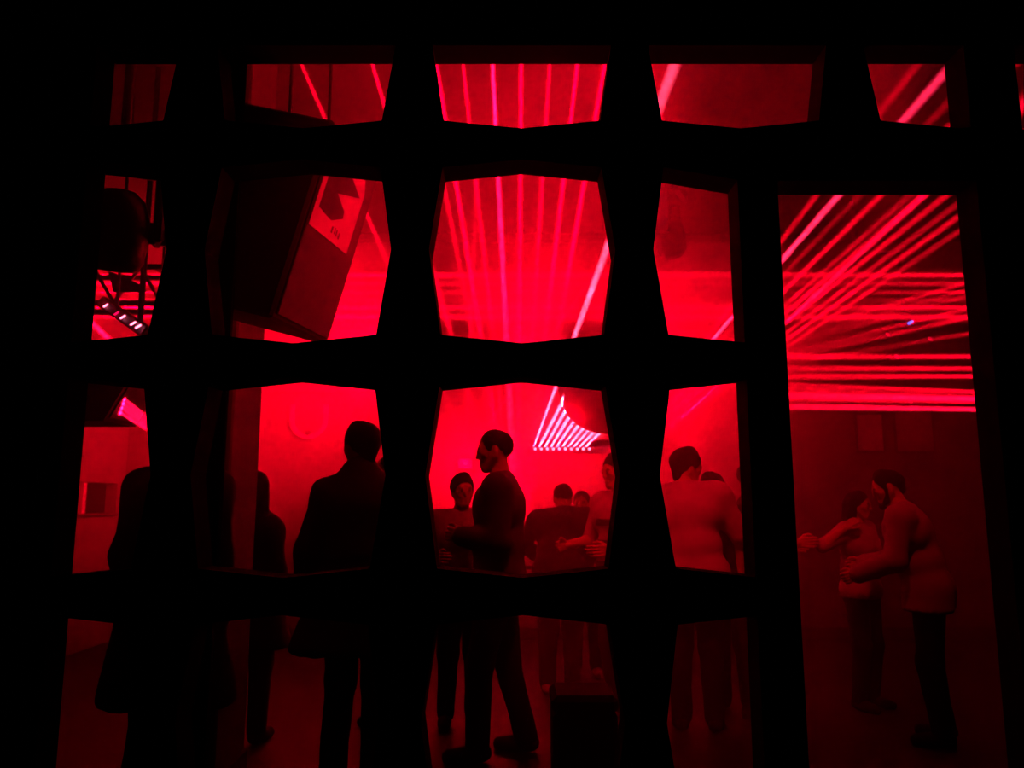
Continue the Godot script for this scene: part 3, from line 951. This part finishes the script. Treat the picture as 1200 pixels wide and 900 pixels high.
# ------------------------------------------------------------------ figures
# Rounded field: each bone is [a, b, ra, rb]; an ellipsoid is [centre, radii]; a third element "cut" carves.
func field_mesh(bones: Array, cell: float, k: float, grow := 0.0, rough := 0.0, tint := false, hem := -9.0) -> ArrayMesh:
	var lo := Vector3.ONE * 1e6
	var hi := -lo
	for b in bones:
		if b.size() == 4:
			var r: float = maxf(b[2], b[3])
			lo = lo.min(b[0] - Vector3.ONE * r).min(b[1] - Vector3.ONE * r)
			hi = hi.max(b[0] + Vector3.ONE * r).max(b[1] + Vector3.ONE * r)
		elif b.size() == 2:
			lo = lo.min(b[0] - b[1])
			hi = hi.max(b[0] + b[1])
	var pad := grow + k * 0.3 + cell * 2.5
	lo -= Vector3.ONE * pad
	hi += Vector3.ONE * pad
	var nx := int((hi.x - lo.x) / cell) + 2
	var ny := int((hi.y - lo.y) / cell) + 2
	var nz := int((hi.z - lo.z) / cell) + 2
	var f := PackedFloat32Array()
	f.resize(nx * ny * nz)
	f.fill(1.0)
	var reach := k + cell * 2.0 + grow
	for b in bones:
		var a: Vector3 = b[0]
		var blo: Vector3
		var bhi: Vector3
		var capsule: bool = b.size() == 4
		var e: Vector3 = b[1]
		var ra := 0.0
		var rb := 0.0
		if capsule:
			ra = b[2]
			rb = b[3]
			var r := maxf(ra, rb) + reach
			blo = a.min(e) - Vector3.ONE * r
			bhi = a.max(e) + Vector3.ONE * r
		else:
			blo = a - e - Vector3.ONE * reach
			bhi = a + e + Vector3.ONE * reach
		var cut: bool = b.size() == 3
		var x0 := maxi(0, int((blo.x - lo.x) / cell))
		var x1 := mini(nx - 1, int((bhi.x - lo.x) / cell) + 1)
		var y0 := maxi(0, int((blo.y - lo.y) / cell))
		var y1 := mini(ny - 1, int((bhi.y - lo.y) / cell) + 1)
		var z0 := maxi(0, int((blo.z - lo.z) / cell))
		var z1 := mini(nz - 1, int((bhi.z - lo.z) / cell) + 1)
		var ab := e - a
		var l2 := maxf(ab.length_squared(), 1e-9)
		var mr := minf(e.x, minf(e.y, e.z))
		for z in range(z0, z1 + 1):
			for y in range(y0, y1 + 1):
				var row := (z * ny + y) * nx
				for x in range(x0, x1 + 1):
					var p := lo + Vector3(x, y, z) * cell
					var d: float
					if capsule:
						var ap := p - a
						var t := clampf(ap.dot(ab) / l2, 0.0, 1.0)
						d = (ap - ab * t).length() - ra - (rb - ra) * t
					else:
						d = ((p - a) / e).length() * mr - mr
					var g := f[row + x]
					if cut:
						f[row + x] = maxf(g, -d)
					else:
						var h := k - absf(d - g)
						f[row + x] = minf(d, g) - (h * h / k * 0.25 if h > 0.0 else 0.0)
	if grow != 0.0:
		for i in f.size():
			f[i] -= grow
	if hem > -1.0:
		for z in nz:
			for y in ny:
				var under := hem - (lo.y + y * cell)
				for x in nx:
					var i := (z * ny + y) * nx + x
					var h := maxf(0.03 - absf(f[i] - under), 0.0)
					f[i] = maxf(f[i], under) + h * h / 0.12
	var verts := PackedVector3Array()
	var norms := PackedVector3Array()
	var cols := PackedColorArray()
	var index := PackedInt32Array()
	var vid := PackedInt32Array()
	vid.resize(nx * ny * nz)
	vid.fill(-1)
	var nxy := nx * ny
	var near := cell * 1.8
	var off := [0, 1, nx, nx + 1, nxy, nxy + 1, nxy + nx, nxy + nx + 1]
	var edges := [[0, 1], [2, 3], [4, 5], [6, 7], [0, 2], [1, 3], [4, 6], [5, 7], [0, 4], [1, 5], [2, 6], [3, 7]]
	var cv := PackedFloat32Array()
	cv.resize(8)
	for z in nz - 1:
		for y in ny - 1:
			for x in nx - 1:
				var i := (z * ny + y) * nx + x
				if absf(f[i]) > near:
					continue
				var mask := 0
				for c in 8:
					cv[c] = f[i + off[c]]
					if cv[c] < 0.0:
						mask |= 1 << c
				if mask == 0 or mask == 255:
					continue
				var s := Vector3.ZERO
				var n := 0
				for ed in edges:
					var v0 := cv[ed[0]]
					var v1 := cv[ed[1]]
					if (v0 < 0.0) != (v1 < 0.0):
						var t := v0 / (v0 - v1)
						var c0: int = ed[0]
						var c1: int = ed[1]
						s += Vector3(c0 & 1, (c0 >> 1) & 1, c0 >> 2).lerp(Vector3(c1 & 1, (c1 >> 1) & 1, c1 >> 2), t)
						n += 1
				s /= n
				var gr := Vector3(cv[1] + cv[3] + cv[5] + cv[7] - cv[0] - cv[2] - cv[4] - cv[6], cv[2] + cv[3] + cv[6] + cv[7] - cv[0] - cv[1] - cv[4] - cv[5], cv[4] + cv[5] + cv[6] + cv[7] - cv[0] - cv[1] - cv[2] - cv[3]).normalized()
				var p := lo + (Vector3(x, y, z) + s) * cell
				if rough > 0.0:
					p += gr * rough * wrinkle.get_noise_3d(p.x * 60.0, p.y * 22.0, p.z * 60.0)
				vid[i] = verts.size()
				verts.append(p)
				norms.append(gr)
				cols.append(face_tint(p) if tint else Color.WHITE)
	for z in range(1, nz - 1):
		for y in range(1, ny - 1):
			for x in range(1, nx - 1):
				var i := (z * ny + y) * nx + x
				if vid[i] < 0:
					continue
				var inside := f[i] < 0.0
				if inside != (f[i + 1] < 0.0):
					put_quad(index, vid[i], vid[i - nx], vid[i - nx - nxy], vid[i - nxy], inside)
				if inside != (f[i + nx] < 0.0):
					put_quad(index, vid[i], vid[i - nxy], vid[i - nxy - 1], vid[i - 1], inside)
				if inside != (f[i + nxy] < 0.0):
					put_quad(index, vid[i], vid[i - 1], vid[i - 1 - nx], vid[i - nx], inside)
	var arrays := []
	arrays.resize(Mesh.ARRAY_MAX)
	arrays[Mesh.ARRAY_VERTEX] = verts
	arrays[Mesh.ARRAY_NORMAL] = norms
	arrays[Mesh.ARRAY_COLOR] = cols
	arrays[Mesh.ARRAY_INDEX] = index
	var mesh := ArrayMesh.new()
	mesh.add_surface_from_arrays(Mesh.PRIMITIVE_TRIANGLES, arrays)
	return mesh

func put_quad(index: PackedInt32Array, a: int, b: int, c: int, d: int, inside: bool) -> void:
	if a < 0 or b < 0 or c < 0 or d < 0:
		return
	if not inside:
		index.append_array(PackedInt32Array([a, b, c, a, c, d]))
	else:
		index.append_array(PackedInt32Array([a, c, b, a, d, c]))

func face_tint(p: Vector3) -> Color:
	for s in [-1, 1]:
		if p.distance_to(Vector3(0.031 * s, 0.006, 0.092)) < 0.010:
			return Color(0.04, 0.03, 0.03)
		if p.distance_to(Vector3(0.031 * s, 0.024, 0.095)) < 0.010 or p.distance_to(Vector3(0.042 * s, 0.022, 0.085)) < 0.010:
			return Color(0.1, 0.07, 0.06)
	if absf(p.x) < 0.024 and absf(p.y + 0.060) < 0.007 and p.z > 0.06:
		return Color(0.75, 0.35, 0.35)
	return Color.WHITE

func make_head() -> ArrayMesh:
	var b := [
		[Vector3(0, 0.030, -0.012), Vector3(0.076, 0.086, 0.096)],
		[Vector3(0, -0.015, 0.030), Vector3(0, -0.080, 0.052), 0.056, 0.032],
	]
	for s in [-1, 1]:
		b.append([Vector3(0.045 * s, -0.03, 0.0), Vector3(0.018 * s, -0.092, 0.056), 0.032, 0.022])
		b.append([Vector3(0.040 * s, -0.012, 0.055), Vector3(0.030 * s, -0.03, 0.062), 0.022, 0.018])
	b.append([Vector3(-0.030, 0.022, 0.070), Vector3(0.030, 0.022, 0.070), 0.017, 0.017])
	for s in [-1, 1]:
		b.append([Vector3(0.031 * s, 0.004, 0.100), Vector3(0.016, 0.012, 0.016), "cut"])
		b.append([Vector3(0.031 * s, 0.005, 0.079), Vector3(0.0125, 0.0125, 0.0125)])
		b.append([Vector3(0.077 * s, -0.002, -0.012), Vector3(0.009, 0.026, 0.015)])
	b.append([Vector3(0, 0.012, 0.086), Vector3(0, -0.024, 0.098), 0.008, 0.0115])
	b.append([Vector3(-0.016, -0.061, 0.078), Vector3(0.016, -0.061, 0.078), 0.008, 0.008])
	b.append([Vector3(0, -0.06, -0.016), Vector3(0, -0.16, -0.03), 0.054, 0.056])
	return field_mesh(b, 0.0065, 0.018, 0.0, 0.0, true)

func make_hair(style: String) -> ArrayMesh:
	var b := []
	var g := 1.0
	if style == "full":
		g = 1.07
	b.append([Vector3(0, 0.036, -0.018), Vector3(0.084 * g, 0.091 * g, 0.099 * g)])
	if style == "long":
		for s in [-1, 1]:
			b.append([Vector3(0.062 * s, 0.02, -0.03), Vector3(0.105 * s, -0.25, -0.05), 0.040, 0.040])
		b.append([Vector3(0, 0.0, -0.075), Vector3(0, -0.30, -0.095), 0.060, 0.055])
		b.append([Vector3(0.04, 0.0, -0.07), Vector3(0.05, -0.28, -0.09), 0.05, 0.035])
		b.append([Vector3(-0.04, 0.0, -0.07), Vector3(-0.05, -0.28, -0.09), 0.05, 0.035])
	if style == "full":
		b.append([Vector3(-0.015, 0.092, 0.0), Vector3(0.02, 0.094, 0.0), 0.044, 0.04])
		b.append([Vector3(0, 0.02, -0.075), Vector3(0, -0.075, -0.06), 0.055, 0.04])
	if style == "beard":
		b.append([Vector3(0, 0.02, -0.08), Vector3(0, -0.04, -0.08), 0.045, 0.03])
		b.append([Vector3(-0.015, 0.092, 0.0), Vector3(0.015, 0.092, 0.0), 0.042, 0.042])
	b.append([Vector3(0, -0.045, 0.105), Vector3(0.120, 0.112, 0.100), "cut"])
	if style != "long":
		b.append([Vector3(0, -0.095, 0.075), Vector3(0.16, 0.085, 0.115), "cut"])
	if style == "beard":
		for s in [-1, 1]:
			b.append([Vector3(0.068 * s, -0.01, 0.012), Vector3(0.050 * s, -0.075, 0.042), 0.012, 0.016])
			b.append([Vector3(0.050 * s, -0.075, 0.042), Vector3(0, -0.102, 0.074), 0.018, 0.022])
	return field_mesh(b, 0.006, 0.02, 0.0, 0.010)

# wrist at the origin, fingers along +y, palm towards +z, thumb on the +x side
func make_hand(curl: float, mirror: float) -> ArrayMesh:
	var b := []
	var m := Vector3(mirror, 1, 1)
	for i in 4:
		var x := 0.030 - 0.020 * i
		b.append([Vector3(x * 0.6, 0.005, 0) * m, Vector3(x, 0.080 - absf(i - 1.2) * 0.004, 0) * m, 0.014, 0.0115])
		var l: float = [0.038, 0.043, 0.040, 0.031][i]
		var p := Vector3(x, 0.084 - absf(i - 1.2) * 0.004, 0)
		var ang := curl * 0.7
		for j in 3:
			var q: Vector3 = p + Vector3(x * 0.06, cos(ang), sin(ang)) * l * [1.0, 0.68, 0.55][j]
			b.append([p * m, q * m, 0.0092 - 0.0007 * j, 0.0085 - 0.0008 * j])
			p = q
			ang += curl
	b.append([Vector3(0.022, 0.02, 0.004) * m, Vector3(0.048, 0.050, 0.014) * m, 0.014, 0.011])
	b.append([Vector3(0.048, 0.050, 0.014) * m, Vector3(0.056, 0.078, 0.022) * m, 0.0105, 0.0095])
	b.append([Vector3(0.056, 0.078, 0.022) * m, Vector3(0.052, 0.100, 0.028) * m, 0.0095, 0.0080])
	return field_mesh(b, 0.0052, 0.005)

func hand_of(curl: float, mirror: float) -> ArrayMesh:
	var key := "%.1f/%.0f" % [curl, mirror]
	if not hand_meshes.has(key):
		hand_meshes[key] = make_hand(curl, mirror)
	return hand_meshes[key]

# o: x (pixel of the body), z (metres ahead), face (degrees, 0 = towards the camera, -90 = to the left), tall, bend, head = [turn, nod, tilt],
# le / re: elbow from the shoulder, lw / rw: wrist from the elbow (person's own axes: +x their left, +z ahead), colours, hair, top, hem
func person(label: String, o: Dictionary) -> Node3D:
	var foot := at(o.x, 600, o.z)
	var t := thing("person", label, "person", Vector3(foot.x, 0, foot.z), o.get("group", "guests in the club room"))
	t.rotation.y = deg_to_rad(o.face)
	var s: float = o.get("tall", 1.76) / 1.76
	t.scale = Vector3(s, s, s)
	var bend := deg_to_rad(o.get("bend", 0.0))
	var sway: float = o.get("sway", 0.0)
	var w: float = o.get("broad", 1.0)
	var hipc := Vector3(0, 0.95, 0)
	var tw := Basis(Vector3.BACK, sway) * Basis(Vector3.RIGHT, bend)
	var sp := Transform3D(tw, hipc - tw * hipc)
	var body := []
	var torso := []
	var arms := []
	var legs := []
	var feet := [[], []]
	torso.append([Vector3(-0.075, 0.95, 0), Vector3(0.075, 0.95, 0), 0.120, 0.120])
	torso.append([(sp * Vector3(-0.05 * w, 1.12, 0.005)), (sp * Vector3(0.05 * w, 1.12, 0.005)), 0.118, 0.118])
	torso.append([hipc, (sp * Vector3(0, 1.36, 0)), 0.11, 0.12])
	torso.append([(sp * Vector3(-0.085 * w, 1.33, 0.005)), (sp * Vector3(0.085 * w, 1.33, 0.005)), 0.118, 0.118])
	var bust: float = o.get("bust", 0.0)
	if bust > 0.0:
		for k in [-1, 1]:
			torso.append([(sp * Vector3(0.065 * k, 1.29, 0.08)), (sp * Vector3(0.066 * k, 1.28, 0.09)), bust, bust])
	var wrists := []
	for k in [-1, 1]:
		var sh: Vector3 = (sp * Vector3(0.185 * w * k, 1.43 - o.get("droop", 0.0), -0.005))
		torso.append([(sp * Vector3(0.03 * k, 1.455, -0.01)), sh, 0.062, 0.062])
		var eo: Vector3 = o.get("le" if k > 0 else "re", Vector3(0.05 * k, -0.28, -0.03))
		var wo: Vector3 = o.get("lw" if k > 0 else "rw", Vector3(0.01 * k, -0.25, 0.06))
		eo = eo.normalized() * 0.285
		wo = wo.normalized() * 0.255
		arms.append([sh, sh + eo, 0.056, 0.043])
		arms.append([sh + eo, sh + eo + wo, 0.043, 0.029])
		wrists.append([sh + eo + wo, wo.normalized(), k])
		var spread: float = o.get("stance", 0.09)
		var step: float = o.get("step", 0.0) * k
		var hip := Vector3(0.085 * k, 0.92, 0)
		var knee := Vector3((0.085 + spread) * 0.55 * k, 0.50, 0.03 + step * 0.5)
		var ankle := Vector3(spread * 1.1 * k, 0.085, -0.02 + step)
		if o.has("lift") and k > 0:
			knee += Vector3(0, 0.02, 0.10)
			ankle += Vector3(0, 0.06, -0.12)
		legs.append([hip, knee, 0.090, 0.060])
		legs.append([knee, ankle, 0.061, 0.040])
		var fi := 0 if k < 0 else 1
		feet[fi].append([ankle + Vector3(0, -0.035, -0.03), ankle + Vector3(0.015 * k, -0.05, 0.06), 0.036, 0.036])
		feet[fi].append([ankle + Vector3(0.015 * k, -0.05, 0.06), ankle + Vector3(0.03 * k, -0.055, 0.15), 0.036, 0.028])
	var nb: Vector3 = (sp * Vector3(0, 1.47, -0.012))
	var hd: Array = o.get("head", [0.0, 0.0, 0.0])
	var hb := Basis(Vector3.UP, deg_to_rad(hd[0])) * Basis(Vector3.RIGHT, bend * 0.45 + deg_to_rad(hd[1])) * Basis(Vector3.BACK, deg_to_rad(hd[2]))
	var hc: Vector3 = (sp * Vector3(0, 1.555, 0.0)) + hb * Vector3(0, 0.09, 0.022)
	body.append([nb, hc + hb * Vector3(0, -0.06, -0.012), 0.058, 0.053])
	body.append_array(torso)
	body.append_array(arms)
	body.append_array(legs)
	body.append_array(feet[0])
	body.append_array(feet[1])
	# the body itself: one surface with its head and hands
	var st := SurfaceTool.new()
	st.begin(Mesh.PRIMITIVE_TRIANGLES)
	st.append_from(field_mesh(body, 0.020, 0.035), 0, Transform3D())
	st.append_from(head_mesh, 0, Transform3D(hb, hc))
	for q in wrists:
		var y: Vector3 = q[1]
		var palm: Vector3 = o.get("palm", Vector3(-q[2], 0, 0.25))
		var z := (palm - y * palm.dot(y)).normalized()
		var x := y.cross(z)
		var forward := Vector3(0, 0, 1) if absf(y.z) < 0.8 else Vector3(0, 1, 0)
		var mir := 1.0 if x.dot(forward) > 0 else -1.0
		st.append_from(hand_of(o.get("curl", 0.5), mir), 0, Transform3D(Basis(x, y, z), q[0] - y * 0.012))
	var skin := MeshInstance3D.new()
	skin.mesh = st.commit()
	skin.material_override = M.skin
	skin.name = "body"
	t.add_child(skin)
	# clothes
	var top: Dictionary = o.top
	var tb := torso.duplicate()
	var sleeve: float = top.get("sleeve", 1.0)
	for i in arms.size():
		var a: Array = arms[i]
		if i % 2 == 0:
			tb.append([a[0], a[1] if sleeve > 0.4 else a[0].lerp(a[1], 0.6), a[2], a[3]])
		elif sleeve > 0.8:
			tb.append([a[0], a[0].lerp(a[1], 0.93), a[2] + 0.004, a[3] + 0.008])
	if top.get("collar", false):
		tb.append([nb + Vector3(0, -0.01, 0), nb.lerp(hc, 0.28), 0.066, 0.062])
	var hem: float = top.get("hem", 0.86)
	if hem < 0.85:
		var fl: float = top.get("flare", 0.03)
		for k in [-1, 1]:
			tb.append([Vector3(0.07 * k, 0.95, 0), Vector3((0.075 + fl) * k, hem - 0.1, 0.01), 0.115, 0.112 + fl])
	var c := obj(top.get("name", "shirt"), field_mesh(tb, 0.017, 0.04, top.get("loose", 0.016), 0.012, false, hem - 0.02), cloth(top.color), t)
	if top.has("stripe"):
		for y in [1.02, 1.16, 1.30]:
			var sb := begin()
			var ring := []
			for i in 25:
				var an := TAU * i / 24
				ring.append((sp * Vector3(cos(an) * 0.215 * w, y, sin(an) * 0.152)))
			for i in 24:
				quad(sb, ring[i] + Vector3(0, -0.022, 0), ring[i + 1] + Vector3(0, -0.022, 0), ring[i + 1] + Vector3(0, 0.022, 0), ring[i] + Vector3(0, 0.022, 0))
			obj("stripe", sb, cloth(top.stripe), c)
	var tr := legs.duplicate()
	tr.append([Vector3(-0.075, 0.95, 0), Vector3(0.075, 0.95, 0), 0.118, 0.118])
	for i in tr.size():
		if i < 4:
			tr[i] = [tr[i][0], tr[i][1], tr[i][2], tr[i][3] + (0.012 if i % 2 else 0.004)]
	obj("trousers", field_mesh(tr, 0.019, 0.03, 0.012, 0.010), cloth(o.get("legs", Color(0.08, 0.08, 0.09))), t)
	for k in 2:
		obj("shoe", field_mesh(feet[k], 0.012, 0.02, 0.010), cloth(o.get("shoes", Color(0.1, 0.1, 0.1))), t)
	var style: String = o.get("hair", "short")
	if not hair_meshes.has(style):
		hair_meshes[style] = make_hair(style)
	var h := obj("hair", hair_meshes[style], M.hair_brown if o.get("brown", false) else M.hair, t)
	h.transform = Transform3D(hb, hc)
	return t

var cloths := {}
func cloth(c: Color) -> StandardMaterial3D:
	if not cloths.has(c):
		cloths[c] = plain(c, 0.9)
	return cloths[c]

func people() -> void:
	wrinkle.seed = 5
	wrinkle.frequency = 0.12
	head_mesh = make_head()
	person("man in a dark hip-length jacket seen from behind, looking left", {x = 424, z = 4.0, face = 172.0, tall = 1.79, broad = 0.92, droop = 0.035, head = [52.0, 4.0, 0.0], hair = "full",
		top = {name = "jacket", color = Color(0.36, 0.33, 0.34), hem = 0.66, flare = 0.08, loose = 0.03, collar = true}, legs = Color(0.07, 0.07, 0.08), le = Vector3(0.09, -0.27, -0.02), re = Vector3(-0.09, -0.26, -0.02), lw = Vector3(0.03, -0.25, 0.06), rw = Vector3(-0.03, -0.25, 0.06)})
	person("short-haired man in profile facing left, dark sweater, forearm held forward", {x = 585, z = 4.5, face = -96.0, tall = 1.80, head = [6.0, 6.0, 0.0],
		top = {name = "sweater", color = Color(0.34, 0.3, 0.31), hem = 0.80, flare = 0.0, loose = 0.02}, legs = Color(0.07, 0.07, 0.08), shoes = Color(0.2, 0.2, 0.2), step = 0.12,
		le = Vector3(0.03, -0.28, -0.02), re = Vector3(-0.03, -0.28, 0.0), lw = Vector3(-0.10, 0.03, 0.24), rw = Vector3(0.12, 0.02, 0.22), curl = 1.0})
	person("smiling dark-haired person facing the camera behind the man in profile", {x = 541, z = 5.1, face = 12.0, tall = 1.56, head = [6.0, 0.0, 0.0], hair = "full", bust = 0.05,
		top = {name = "shirt", color = Color(0.6, 0.55, 0.52), sleeve = 0.5, hem = 0.84}, le = Vector3(0.08, -0.26, 0.03), lw = Vector3(-0.10, 0.05, 0.22), re = Vector3(-0.08, -0.26, 0.03), rw = Vector3(0.05, 0.02, 0.22)})
	person("dancer in a dark jacket bowing forward, back to the camera, pale shoes", {x = 655, z = 5.9, face = 165.0, tall = 1.62, bend = 32.0, head = [10.0, 8.0, 0.0], broad = 1.15, sway = -0.06,
		top = {name = "jacket", color = Color(0.16, 0.14, 0.15), hem = 0.80, loose = 0.028}, shoes = Color(0.85, 0.84, 0.82), legs = Color(0.2, 0.18, 0.2), le = Vector3(0.16, -0.2, 0.1), lw = Vector3(-0.08, -0.1, 0.2), re = Vector3(-0.18, -0.2, 0.1), rw = Vector3(0.08, -0.1, 0.2)})
	person("dancer facing the camera over the bowed dark jacket", {x = 684, z = 6.5, face = -10.0, tall = 1.47, head = [-8.0, 4.0, 6.0], hair = "short", brown = true,
		top = {name = "shirt", color = Color(0.5, 0.45, 0.44), hem = 0.82}, shoes = Color(0.8, 0.8, 0.78)})
	person("dancer in a pale banded shirt, cut by the upright right of centre", {x = 727, z = 5.2, face = -55.0, tall = 1.70, head = [-10.0, 6.0, 0.0], hair = "full",
		top = {name = "shirt", color = Color(0.75, 0.72, 0.7), stripe = Color(0.15, 0.13, 0.13), sleeve = 0.5, hem = 0.84}, shoes = Color(0.8, 0.8, 0.78), le = Vector3(0.05, -0.27, 0.04), lw = Vector3(-0.05, -0.02, 0.24), re = Vector3(-0.08, -0.26, 0.06), rw = Vector3(0.04, -0.02, 0.24)})
	person("guest in a pale loose shirt, back to the camera, beside the door post", {x = 810, z = 5.0, face = 168.0, tall = 1.74, bend = 6.0, sway = -0.08, head = [-60.0, 8.0, 0.0], hair = "full", broad = 1.1,
		top = {name = "shirt", color = Color(0.72, 0.69, 0.66), hem = 0.72, flare = 0.03, loose = 0.032, sleeve = 0.5}, legs = Color(0.1, 0.1, 0.11), re = Vector3(-0.14, -0.25, 0.05), le = Vector3(0.12, -0.25, 0.05)})
	person("bearded guest in a dark shirt embracing the one in the pale shirt", {x = 853, z = 5.42, face = -38.0, tall = 1.60, bend = 12.0, head = [-20.0, 10.0, 0.0], hair = "beard", sway = 0.06,
		top = {name = "shirt", color = Color(0.22, 0.19, 0.19), hem = 0.82}, re = Vector3(-0.20, -0.06, 0.2), rw = Vector3(0.05, 0.02, 0.25)})
	person("woman beyond the doorway raising one hand to her mouth", {x = 1003, z = 5.5, face = 38.0, tall = 1.46, head = [10.0, 4.0, 0.0], hair = "long", bust = 0.055, broad = 0.9,
		top = {name = "blouse", color = Color(0.72, 0.66, 0.64), sleeve = 0.5, hem = 0.88}, re = Vector3(-0.26, -0.12, -0.08), rw = Vector3(0.15, 0.16, 0.14), le = Vector3(0.06, -0.26, 0.02), lw = Vector3(-0.14, 0.0, 0.22), legs = Color(0.09, 0.08, 0.09)})
	person("bearded man in a pale sweater stooping to the left beyond the doorway", {x = 1082, z = 4.75, face = -122.0, tall = 1.61, bend = 15.0, head = [14.0, 14.0, 0.0], hair = "beard", broad = 1.12,
		top = {name = "sweater", color = Color(0.62, 0.58, 0.55), hem = 0.84, loose = 0.026}, legs = Color(0.07, 0.07, 0.08), le = Vector3(0.06, -0.27, 0.05), lw = Vector3(-0.03, -0.1, 0.24), re = Vector3(-0.06, -0.27, 0.06), rw = Vector3(0.04, -0.06, 0.24), curl = 0.9})
	person("guest in black at the far left, mostly behind the upright and drape", {x = 208, z = 3.45, face = 170.0, tall = 1.78, broad = 0.85, le = Vector3(0.04, -0.27, -0.02), re = Vector3(-0.04, -0.27, -0.02), top = {name = "coat", color = Color(0.07, 0.065, 0.07), hem = 0.55, flare = 0.05, loose = 0.03}, legs = Color(0.06, 0.06, 0.06)})
	person("long-haired guest in a black coat behind the pillar, back to the camera", {x = 297, z = 4.75, face = 178.0, tall = 1.57, droop = 0.06, hair = "long", head = [-12.0, 4.0, 0.0], broad = 0.7, le = Vector3(0.05, -0.27, -0.02), re = Vector3(-0.05, -0.27, -0.02), top = {name = "coat", color = Color(0.07, 0.065, 0.07), hem = 0.62, flare = 0.05, loose = 0.022}, legs = Color(0.06, 0.06, 0.06)})
	person("guest half hidden between the man in the jacket and the upright", {x = 458, z = 5.0, face = -70.0, tall = 1.68, top = {name = "shirt", color = Color(0.25, 0.22, 0.22), hem = 0.84}})
	person("guest behind the door post holding out a pale forearm", {x = 880, z = 5.6, face = 70.0, tall = 1.66, top = {name = "shirt", color = Color(0.25, 0.22, 0.22), hem = 0.84, sleeve = 0.5}, re = Vector3(-0.04, -0.26, 0.08), rw = Vector3(0.0, 0.02, 0.25), le = Vector3(0.05, -0.27, 0.02), lw = Vector3(0.0, -0.02, 0.25)})
